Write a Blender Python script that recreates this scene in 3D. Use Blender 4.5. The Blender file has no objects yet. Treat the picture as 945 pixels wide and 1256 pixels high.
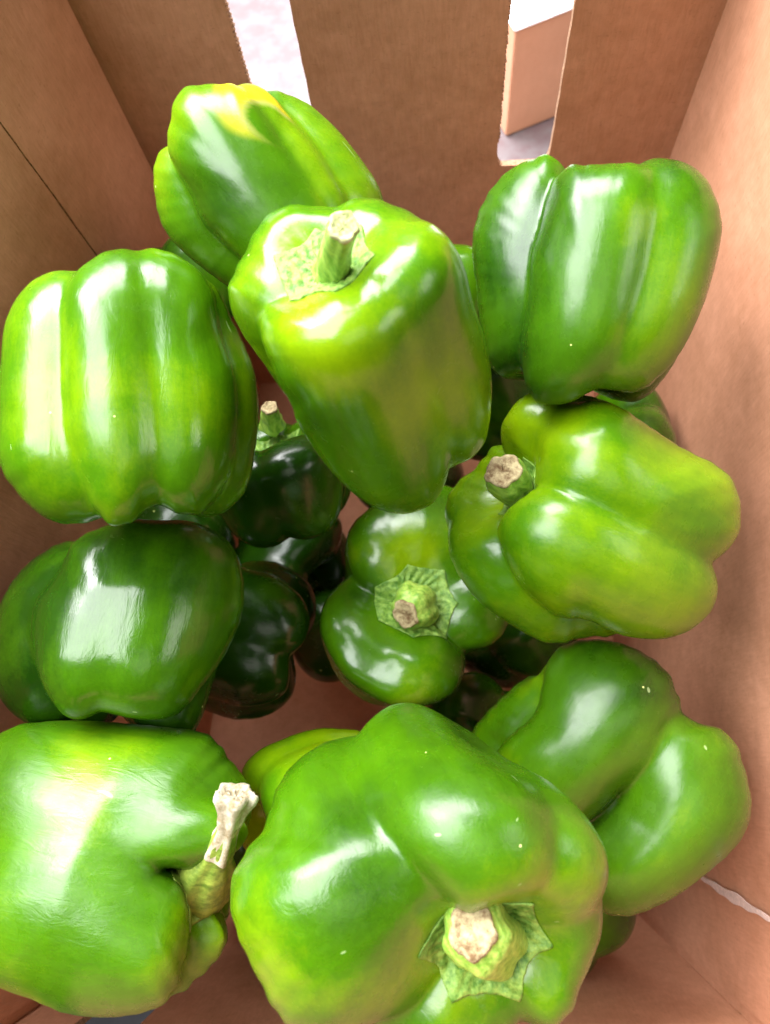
import bpy, bmesh, math, random
import numpy as np
from mathutils import Matrix, Vector
random.seed(7); np.random.seed(7)
sc = bpy.context.scene
COL = sc.collection

# ---------------------------------------------------------------- camera
CAMZ = 0.57
CR = [[0.996814, 0.024642, 0.075853], [0.0, 0.951071, -0.308972], [-0.079756, 0.307988, 0.948041]]          # rows: world axes in camera coordinates
cam_d = bpy.data.cameras.new('camera'); cam = bpy.data.objects.new('camera', cam_d); COL.objects.link(cam)
cam_d.sensor_fit = 'HORIZONTAL'; cam_d.sensor_width = 36; cam_d.lens = 36.0
cam_d.clip_start = 0.01; cam_d.clip_end = 100
M = Matrix(CR).to_4x4(); M.translation = Vector((0, 0, CAMZ)); cam.matrix_world = M
cam_d.dof.use_dof = True; cam_d.dof.focus_distance = 0.262; cam_d.dof.aperture_fstop = 20.0
sc.camera = cam

# ---------------------------------------------------------------- world and lamps
w = bpy.data.worlds.new('World'); sc.world = w; w.use_nodes = True
w.node_tree.nodes['Background'].inputs[0].default_value = (0.92, 0.96, 1.0, 1)
w.node_tree.nodes['Background'].inputs[1].default_value = 0.02
sc.view_settings.view_transform = 'Standard'; sc.view_settings.look = 'None'
sc.view_settings.exposure = -0.17; sc.view_settings.gamma = 1.0
def area(name, loc, target, sx, sy, power, col):
    l = bpy.data.lights.new(name, 'AREA'); l.shape = 'RECTANGLE'; l.size = sx; l.size_y = sy; l.energy = power; l.color = col
    o = bpy.data.objects.new(name, l); COL.objects.link(o); o.location = loc
    o.rotation_euler = (Vector(target) - Vector(loc)).to_track_quat('-Z', 'Y').to_euler()
    return o
area('window_light', (-0.50, 1.25, 1.45), (0, 0.1, 0.25), 1.8, 0.85, 135, (1.0, 0.985, 1.0))
area('skylight', (-0.60, 0.28, 1.60), (0, 0.1, 0.25), 1.25, 1.05, 76, (0.97, 0.98, 1.0))
area('side_fill', (1.30, 0.0, 1.20), (0, 0.1, 0.25), 0.8, 0.5, 8, (1.0, 0.96, 0.90))  # added fill from the right, brightens the left wall
area('near_fill', (0.30, -0.45, 1.56), (0, 0.1, 0.25), 0.75, 0.55, 2.4, (1.0, 0.95, 0.88))  # added soft fill above the near side, lights the peppers' front faces
# ---------------------------------------------------------------- helpers
def link_mesh(name, me, parent=None, mat=None, smooth=True):
    o = bpy.data.objects.new(name, me); COL.objects.link(o)
    if parent: o.parent = parent
    if mat: me.materials.append(mat)
    if smooth: me.polygons.foreach_set('use_smooth', [True] * len(me.polygons))
    return o
def empty(name, loc=(0, 0, 0), label=None, cat=None, group=None):
    o = bpy.data.objects.new(name, None); COL.objects.link(o); o.location = loc; o.empty_display_size = .02
    if label: o['label'] = label
    if cat: o['category'] = cat
    if group: o['group'] = group
    return o
class NT:
    def __init__(s, name):
        s.m = bpy.data.materials.new(name); s.m.use_nodes = True; s.t = s.m.node_tree; s.b = s.t.nodes['Principled BSDF']
    def n(s, typ, **kw):
        x = s.t.nodes.new(typ)
        for k, v in kw.items():
            if k.startswith('i_'):
                key = k[2:]; x.inputs[int(key) if key.isdigit() else key.replace('_', ' ')].default_value = v
            else: setattr(x, k, v)
        return x
    def l(s, a, b): s.t.links.new(a, b)
    def noise(s, vec, scale, detail=3, rough=.5, dist=0):
        x = s.n('ShaderNodeTexNoise', i_Scale=scale, i_Detail=detail, i_Roughness=rough, i_Distortion=dist); s.l(vec, x.inputs['Vector']); return x.outputs['Fac']
    def ramp(s, fac, p0, p1, c0=(0, 0, 0, 1), c1=(1, 1, 1, 1)):
        x = s.n('ShaderNodeValToRGB'); e = x.color_ramp.elements; e[0].position = p0; e[1].position = p1; e[0].color = c0; e[1].color = c1
        s.l(fac, x.inputs[0]); return x.outputs[0]
    def mix(s, fac, a, b, blend='MIX'):
        x = s.n('ShaderNodeMix', data_type='RGBA', blend_type=blend)
        for sock, v in ((x.inputs[0], fac), (x.inputs[6], a), (x.inputs[7], b)):
            if isinstance(v, (int, float, tuple)): sock.default_value = v
            else: s.l(v, sock)
        return x.outputs[2]
    def math(s, op, a, b=0.0):
        x = s.n('ShaderNodeMath', operation=op)
        for sock, v in ((x.inputs[0], a), (x.inputs[1], b)):
            if isinstance(v, (int, float)): sock.default_value = v
            else: s.l(v, sock)
        return x.outputs[0]
    def map(s, vec, scale):
        x = s.n('ShaderNodeMapping'); x.inputs['Scale'].default_value = scale; s.l(vec, x.inputs[0]); return x.outputs[0]
    def bump(s, h, strength, dist, normal=None):
        x = s.n('ShaderNodeBump', i_Strength=strength, i_Distance=dist); s.l(h, x.inputs['Height'])
        if normal: s.l(normal, x.inputs['Normal'])
        return x.outputs[0]

def cardboard(name, c_lo, c_hi, horizontal=False):
    k = NT(name); tc = k.n('ShaderNodeTexCoord').outputs['Object']
    big = k.noise(tc, 22, 4, .6); mid = k.noise(tc, 150, 4, .65)
    fib = k.noise(k.map(tc, (900, 900, 130) if not horizontal else (130, 900, 900)), 1.0, 3, .6)
    fl = k.noise(k.map(tc, (420, 420, 700)), 1.0, 2, .5)
    f = k.math('ADD', k.math('MULTIPLY', big, .45), k.math('ADD', k.math('MULTIPLY', mid, .35), k.math('MULTIPLY', fib, .30)))
    c = k.mix(k.ramp(f, .38, .70), c_lo, c_hi)
    c = k.mix(k.math('MULTIPLY', k.ramp(fl, .62, .80), .5), c, (c_lo[0] * .75, c_lo[1] * .72, c_lo[2] * .70, 1))
    k.l(c, k.b.inputs['Base Color']); k.b.inputs['Roughness'].default_value = .78
    k.b.inputs['Specular IOR Level'].default_value = .25
    wv = k.n('ShaderNodeTexWave', wave_type='BANDS', bands_direction='X' if not horizontal else 'Y', i_Scale=44.0, i_Distortion=.6, i_Detail=1.0); k.l(tc, wv.inputs[0])
    lowf = k.noise(tc, 7, 3, .55)
    c = k.mix(k.math('MULTIPLY', k.ramp(lowf, .42, .62), .14), c, (c_lo[0] * .80, c_lo[1] * .76, c_lo[2] * .74, 1)); k.l(c, k.b.inputs['Base Color'])
    b1 = k.bump(wv.outputs['Fac'], .05, .0005, k.bump(k.noise(tc, 30, 2, .5), .22, .004))
    k.l(k.bump(k.math('ADD', fib, mid), .22, .0003, b1), k.b.inputs['Normal'])
    return k.m
M_CARD = cardboard('kraft_cardboard', (.43, .195, .100, 1), (.62, .300, .180, 1))
M_CARDX = cardboard('kraft_cardboard_side', (.45, .205, .108, 1), (.63, .305, .185, 1))
M_PEACH = cardboard('peach_cardboard', (.74, .42, .26, 1), (.80, .48, .31, 1))
def plain(name, col, rough=.6, nscale=120, var=.25, bump=.3):
    k = NT(name); tc = k.n('ShaderNodeTexCoord').outputs['Object']
    f = k.noise(tc, nscale, 4, .6)
    c2 = tuple(x * (1 - var) for x in col[:3]) + (1,)
    k.l(k.mix(k.ramp(f, .35, .65), c2, col), k.b.inputs['Base Color']); k.b.inputs['Roughness'].default_value = rough
    k.l(k.bump(f, bump, .0008), k.b.inputs['Normal']); return k.m
M_TORN = plain('torn_paper', (.80, .60, .52, 1), .9, 500, .25)
M_EDGE = plain('cut_board_edge', (.50, .28, .16, 1), .9, 700, .5)
M_WHITE = plain('white_sheet', (.88, .88, .90, 1), .5, 20, .04)
k = NT('speckled_table'); tc = k.n('ShaderNodeTexCoord').outputs['Object']
k.l(k.mix(k.ramp(k.noise(tc, 60, 4, .6), .4, .62), (.165, .118, .124, 1), (.190, .165, .170, 1)), k.b.inputs['Base Color']); k.b.inputs['Roughness'].default_value = .45
M_TABLE = k.m

def pepper_mat(name, tint, seed, ro=0.0, wr=1.0):
    k = NT(name); oi = k.n('ShaderNodeTexCoord').outputs['Object']
    off = k.n('ShaderNodeMapping'); off.inputs['Location'].default_value = (seed * 1.37, seed * .71, seed * 2.3); k.l(oi, off.inputs[0]); tc = off.outputs[0]
    dark = (.010, .044, .001, 1); mid = (.050, .148, .001, 1); lite = (.215, .345, .001, 1)
    big = k.noise(tc, 24, 3, .5, .6); med = k.noise(tc, 75, 4, .6)
    streak = k.noise(k.map(tc, (160, 160, 26)), 1.0, 3, .6)
    f = k.math('ADD', k.math('ADD', k.math('MULTIPLY', big, .38), .185), k.math('MULTIPLY', k.math('ADD', med, streak), .13))
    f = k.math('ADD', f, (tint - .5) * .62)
    at = k.n('ShaderNodeAttribute', attribute_name='pale')
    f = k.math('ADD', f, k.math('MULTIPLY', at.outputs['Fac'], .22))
    r = k.n('ShaderNodeValToRGB'); e = r.color_ramp.elements; e[0].position = .28; e[0].color = dark; e[1].position = .78; e[1].color = lite
    m_ = e.new(.52); m_.color = mid
    f = k.math('ADD', f, k.math('MULTIPLY', k.math('SUBTRACT', k.noise(tc, 900, 3, .7), .5), .10))
    k.l(f, r.inputs[0]); c = r.outputs[0]
    # tiny pale lenticels
    vo = k.n('ShaderNodeTexVoronoi', i_Scale=95.0); k.l(tc, vo.inputs[0])
    dot = k.math('LESS_THAN', vo.outputs['Distance'], .038)
    sep = k.n('ShaderNodeSeparateColor'); k.l(vo.outputs['Color'], sep.inputs[0])
    dot = k.math('MULTIPLY', dot, k.math('GREATER_THAN', sep.outputs[0], .55))
    c = k.mix(dot, c, (.55, .62, .22, 1))
    vs = k.n('ShaderNodeTexVoronoi', i_Scale=1.0); k.l(k.map(tc, (420, 150, 26)), vs.inputs[0])
    s2 = k.n('ShaderNodeSeparateColor'); k.l(vs.outputs['Color'], s2.inputs[0])
    scr = k.math('MULTIPLY', k.math('LESS_THAN', vs.outputs['Distance'], .12), k.math('GREATER_THAN', s2.outputs[1], .94))
    c = k.mix(k.math('MULTIPLY', scr, .45), c, (.42, .55, .25, 1))
    # blotch
    bl = k.n('ShaderNodeAttribute', attribute_name='blotch'); sb = k.n('ShaderNodeSeparateColor'); k.l(bl.outputs['Color'], sb.inputs[0])
    c = k.mix(sb.outputs[0], c, (.44, .38, .010, 1)); c = k.mix(sb.outputs[1], c, (.20, .24, .10, 1))
    k.l(c, k.b.inputs['Base Color'])
    b = k.b; b.inputs['Specular IOR Level'].default_value = .44; b.inputs['IOR'].default_value = 1.5
    rr = k.math('ADD', k.math('MULTIPLY', k.noise(tc, 200, 4, .6), .20), .10 + ro); rr = k.math('ADD', rr, k.math('MULTIPLY', k.ramp(k.noise(tc, 30, 5, .7, .5), .48, .66), .11)); k.l(rr, b.inputs['Roughness'])
    b.inputs['Subsurface Weight'].default_value = .16; b.inputs['Subsurface Radius'].default_value = (.35, .9, .08); b.inputs['Subsurface Scale'].default_value = .006
    b.inputs['Coat Weight'].default_value = .04; b.inputs['Coat Roughness'].default_value = .38
    n1 = k.bump(k.noise(tc, 42, 2, .5), .16, .0030)
    n2 = k.bump(k.noise(k.map(tc, (260, 260, 75)), 1.0, 4, .65, .8), .13 * wr, .0008, n1)
    k.l(n2, b.inputs['Normal'])
    return k.m
k = NT('stem_green'); tc = k.n('ShaderNodeTexCoord').outputs['Object']
k.l(k.mix(k.ramp(k.noise(k.map(tc, (500, 500, 150)), 1, 4, .6), .35, .68), (.14, .30, .025, 1), (.42, .60, .11, 1)), k.b.inputs['Base Color'])
k.b.inputs['Roughness'].default_value = .38; k.b.inputs['Subsurface Weight'].default_value = .12; k.b.inputs['Subsurface Scale'].default_value = .003
k.l(k.bump(k.noise(k.map(tc, (900, 900, 250)), 1, 3, .6), .5, .0006), k.b.inputs['Normal']); M_STEM = k.m
k = NT('stem_dry'); tc = k.n('ShaderNodeTexCoord').outputs['Object']
k.l(k.mix(k.ramp(k.noise(k.map(tc, (300, 300, 120)), 1, 5, .7), .35, .65), (.07, .13, .010, 1), (.26, .34, .045, 1)), k.b.inputs['Base Color'])
k.b.inputs['Roughness'].default_value = .5; k.l(k.bump(k.noise(tc, 700, 3, .6), .4, .0006), k.b.inputs['Normal']); M_DRY = k.m
k = NT('calyx_green'); tc = k.n('ShaderNodeTexCoord').outputs['Object']
k.l(k.mix(k.ramp(k.noise(tc, 420, 4, .65), .36, .66), (.06, .17, .010, 1), (.26, .42, .07, 1)), k.b.inputs['Base Color'])
k.b.inputs['Roughness'].default_value = .58
k.l(k.bump(k.noise(tc, 600, 4, .6), .7, .0008), k.b.inputs['Normal']); M_CALYX = k.m
def tipmat(name, a, b):
    k = NT(name); tc = k.n('ShaderNodeTexCoord').outputs['Object']
    k.l(k.mix(k.ramp(k.noise(tc, 260, 5, .7), .36, .62), a, b), k.b.inputs['Base Color']); k.b.inputs['Roughness'].default_value = .85
    k.l(k.bump(k.noise(tc, 500, 4, .7), .5, .0008), k.b.inputs['Normal']); return k.m
M_TIP = dict(pale=tipmat('cut_stem_pale', (.30, .34, .10, 1), (.52, .52, .28, 1)), brown=tipmat('cut_stem_brown', (.12, .065, .022, 1), (.46, .38, .20, 1)), white=tipmat('dry_stem_white', (.22, .17, .085, 1), (.50, .44, .33, 1)))

# ---------------------------------------------------------------- table under the box
def slab(name, x0, x1, y0, y1, z0, z1, mat):
    bm = bmesh.new(); bmesh.ops.create_cube(bm, size=1)
    for v in bm.verts: v.co = Vector(((x0 + x1) / 2 + v.co.x * (x1 - x0), (y0 + y1) / 2 + v.co.y * (y1 - y0), (z0 + z1) / 2 + v.co.z * (z1 - z0)))
    me = bpy.data.meshes.new(name); bm.to_mesh(me); return link_mesh(name, me, None, mat, False)
o = slab('table_top', -1.6, 1.6, -.135, 1.9, -.03, 0, M_TABLE); o['kind'] = 'structure'  # near edge cut short so the dark ground shows through the slot
M_SHADE_GROUND = plain('shade_dark_floor', (.055, .052, .058, 1), .6, 30, .3)  # dark colour stands in for the viewer's shadow behind the near slot
o = slab('floor', -6, 6, -6, 6, -.80, -.75, M_SHADE_GROUND); o['kind'] = 'structure'  # added ground, there to look dark through the near slot

# ---------------------------------------------------------------- the cardboard box
ZB, ZT = .006, .380
CB = dict(fl=(-.150, .298), fr=(.121, .298), nr=(.1170, -.092), nl=(-.183, -.092))
CT = dict(fl=(-.150, .300), fr=(.1225, .300), nr=(.1385, -.126), nl=(-.205, -.126))
def wallpt(c0, c1, x, v):
    """x: metres from corner c0 along the wall top scale (0..1), v: height 0..1"""
    b0, b1, t0, t1 = (Vector((*CB[c0], ZB)), Vector((*CB[c1], ZB)), Vector((*CT[c0], ZT)), Vector((*CT[c1], ZT)))
    return b0.lerp(b1, x).lerp(t0.lerp(t1, x), v)
def wallnormal(c0, c1):
    a, b, c = wallpt(c0, c1, 0, 0), wallpt(c0, c1, 1, 0), wallpt(c0, c1, .5, 1)
    return (b - a).cross(c - a).normalized()
def panel(name, c0, c1, outline, t0, t1, mat, parent, edge=None, bow=0.0):
    """polygon in (x,v) wall coordinates, extruded from offset t0 to t1 along the outward normal"""
    n = wallnormal(c0, c1)
    cen = Vector((-.03, .1, .15))
    if n.dot(wallpt(c0, c1, .5, .5) - cen) < 0: n = -n
    bm = bmesh.new()
    vs = [bm.verts.new((x, v, 0)) for x, v in outline]
    f = bm.faces.new(vs); bmesh.ops.triangulate(bm, faces=[f], ngon_method='EAR_CLIP')
    ret = bmesh.ops.extrude_face_region(bm, geom=bm.faces[:]); top = [g for g in ret['geom'] if isinstance(g, bmesh.types.BMVert)]
    tops = set(top)
    for v in bm.verts:
        off = t1 if v in tops else t0
        x, h = v.co.x, v.co.y
        v.co = wallpt(c0, c1, x, h) + n * (off + bow * math.sin(math.pi * min(max(x, 0), 1)))
    bmesh.ops.recalc_face_normals(bm, faces=bm.faces)
    me = bpy.data.meshes.new(name); bm.to_mesh(me)
    o = link_mesh(name, me, parent, mat, False)
    if edge:
        me.materials.append(edge)
        for p in me.polygons:
            if abs(p.normal.dot(n)) < .5: p.material_index = 1
    return o
def gpanel(name, c0, c1, xl, xr, t0, t1, mat, parent, edge=None, v0=0.0, v1=1.0, nv=40, nx=16):
    """rectangular sheet between the curves xl(v) and xr(v), following the twisted wall"""
    n = wallnormal(c0, c1)
    if n.dot(wallpt(c0, c1, .5, .5) - Vector((-.03, .1, .15))) < 0: n = -n
    bm = bmesh.new(); rows = []
    for i in range(nv + 1):
        v = v0 + (v1 - v0) * i / nv; a, b = xl(v), xr(v)
        rows.append([[bm.verts.new(wallpt(c0, c1, a + (b - a) * j / nx, v) + n * t) for j in range(nx + 1)] for t in (t0, t1)])
    def q(a, b, c, d): bm.faces.new((a, b, c, d))
    for i in range(nv):
        for j in range(nx):
            for t in (0, 1): q(rows[i][t][j], rows[i][t][j + 1], rows[i + 1][t][j + 1], rows[i + 1][t][j])
        for j in (0, nx): f = bm.faces.new((rows[i][0][j], rows[i][1][j], rows[i + 1][1][j], rows[i + 1][0][j])); f.material_index = 1 if edge else 0
    for i in (0, nv):
        for j in range(nx): f = bm.faces.new((rows[i][0][j], rows[i][0][j + 1], rows[i][1][j + 1], rows[i][1][j])); f.material_index = 1 if edge else 0
    bmesh.ops.recalc_face_normals(bm, faces=bm.faces)
    me = bpy.data.meshes.new(name); bm.to_mesh(me); o = link_mesh(name, me, parent, mat, False)
    if edge: me.materials.append(edge)
    return o
box = empty('cardboard_box', (-.03, .1, 0), 'open brown kraft cardboard box holding the bell peppers, with cut slots in its walls', 'box')
bx_parts = []
def serr(x0, v0, x1, v1, n, amp):
    pts = []
    for i in range(n + 1):
        t = i / n; j = amp * (1 if i % 2 else -.2) * random.uniform(.5, 1.2)
        pts.append((x0 + (x1 - x0) * t + j, v0 + (v1 - v0) * t))
    return pts
# far wall: two vertical slots open to the rim, rounded at their lower ends
WF = .2725
vs_ = (CAMZ - .334 - ZB) / (ZT - ZB)
def slot(xa, xb, vb, r=.012, amp=.0034):
    """going left to right along the top edge: down the left side, round the bottom, up the right"""
    p = serr(xa, 1, xa, vb + .042, 110, amp)
    rv = .029
    p += [(xa + r * (1 - math.cos(a)), vb + rv * (1 - math.sin(a))) for a in np.linspace(.0, math.pi / 2, 6)[1:]]
    p += [(xb - r * (1 - math.sin(a)), vb + rv * (1 - math.cos(a))) for a in np.linspace(0, math.pi / 2, 6)]
    p += serr(xb, vb + .042, xb, 1, 14, amp * .25)
    return p
def fx(X): return (X + .150) / WF
out_ = [(0, 0), (0, 1)] + slot(fx(-.0855), fx(-.0585), vs_) + slot(fx(.0325), fx(.0597), vs_) + [(1, 1), (1, 0)]
bx_parts.append(panel('far_wall', 'fl', 'fr', out_, 0, .0035, M_CARD, box, M_EDGE))
gpanel('left_wall', 'fl', 'nl', lambda v: 0, lambda v: 1, 0, .0035, M_CARDX, box, M_EDGE)
gpanel('right_wall', 'fr', 'nr', lambda v: 0, lambda v: 1, 0, .0035, M_CARDX, box, M_EDGE)
# near wall with one slot near its left end
vn = (CAMZ - .405 - ZB) / (ZT - ZB)
nw = [(0, 0), (0, 1)] + slot(.085, .175, vn, .012, .001) + [(1, 1), (1, 0)]
bx_parts.append(panel('near_wall', 'nl', 'nr', nw, 0, .0035, M_CARD, box, M_EDGE))
# inner flaps glued on the side walls
def jag(x, amp):
    ph = random.uniform(0, 6)
    return lambda v: x + amp * (math.sin(v * 23 + ph) * .5 + math.sin(v * 61 + ph) * .3 + math.sin(v * 170) * .2)
gpanel('glued_flap', 'fl', 'nl', lambda v: .006, jag(.1805, .0008), -.0014, -.0002, M_CARDX, box, M_EDGE, 0, .995, 120, 6)
gpanel('glued_flap', 'fl', 'nl', jag(.1850, .0008), lambda v: .985, -.0022, -.0002, M_CARDX, box, M_EDGE, 0, .995, 120, 16)
gpanel('glued_flap', 'fr', 'nr', jag(.875, .0030), lambda v: .985, -.0012, -.0002, M_CARDX, box, M_EDGE, 0, .995, 120, 8)
e_ = jag(.875, .0030)
gpanel('torn_strip', 'fr', 'nr', lambda v: .8725 + .0015 * math.sin(v * 37) + .001 * math.sin(v * 90), lambda v: .880 + .0022 * math.sin(v * 29 + 1) + .0008 * math.sin(v * 140), -.0019, -.0013, M_TORN, box, None, .02, .95, 160, 2)
# bottom
bm = bmesh.new(); vv = [bm.verts.new((*CB[c_], ZB)) for c_ in ('nl', 'nr', 'fr', 'fl')]; f = bm.faces.new(vv)
r_ = bmesh.ops.extrude_face_region(bm, geom=[f])
for g in r_['geom']:
    if isinstance(g, bmesh.types.BMVert): g.co.z -= .004
bmesh.ops.recalc_face_normals(bm, faces=bm.faces)
me = bpy.data.meshes.new('bottom_panel'); bm.to_mesh(me); link_mesh('bottom_panel', me, box, M_CARD, False)
for c_ in box.children: c_.matrix_parent_inverse = Matrix.Translation(box.location).inverted()

# ---------------------------------------------------------------- second carton standing beyond the slots
def on_plane(px, py, z):
    """world point at height z seen along a direction measured from the survey of the photo"""
    d = Matrix(CR) @ Vector(((px - 472.5) / 945, -(py - 628) / 945, -1)); t = (z - CAMZ) / d.z
    return Vector((0, 0, CAMZ)) + d * t
ct = empty('carton', (.0652, .5428, 0), 'plain peach coloured carton with a white top standing outside, seen through the right slot', 'carton')
ct.rotation_euler = (0, 0, math.radians(22.8))
def boxmesh(name, x0, x1, y0, y1, z0, z1, mat, parent, bev=.0008):
    bm = bmesh.new(); bmesh.ops.create_cube(bm, size=1)
    for v in bm.verts: v.co = Vector(((x0 + x1) / 2 + v.co.x * (x1 - x0), (y0 + y1) / 2 + v.co.y * (y1 - y0), (z0 + z1) / 2 + v.co.z * (z1 - z0)))
    bmesh.ops.bevel(bm, geom=bm.edges[:], offset=bev, segments=2, affect='EDGES')
    me = bpy.data.meshes.new(name); bm.to_mesh(me); return link_mesh(name, me, parent, mat, False)
boxmesh('carton_body', 0, .26, 0, .17, .001, .107, M_PEACH, ct)
boxmesh('carton_lid', -.001, .261, -.001, .171, .1072, .1095, M_WHITE, ct)


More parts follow.
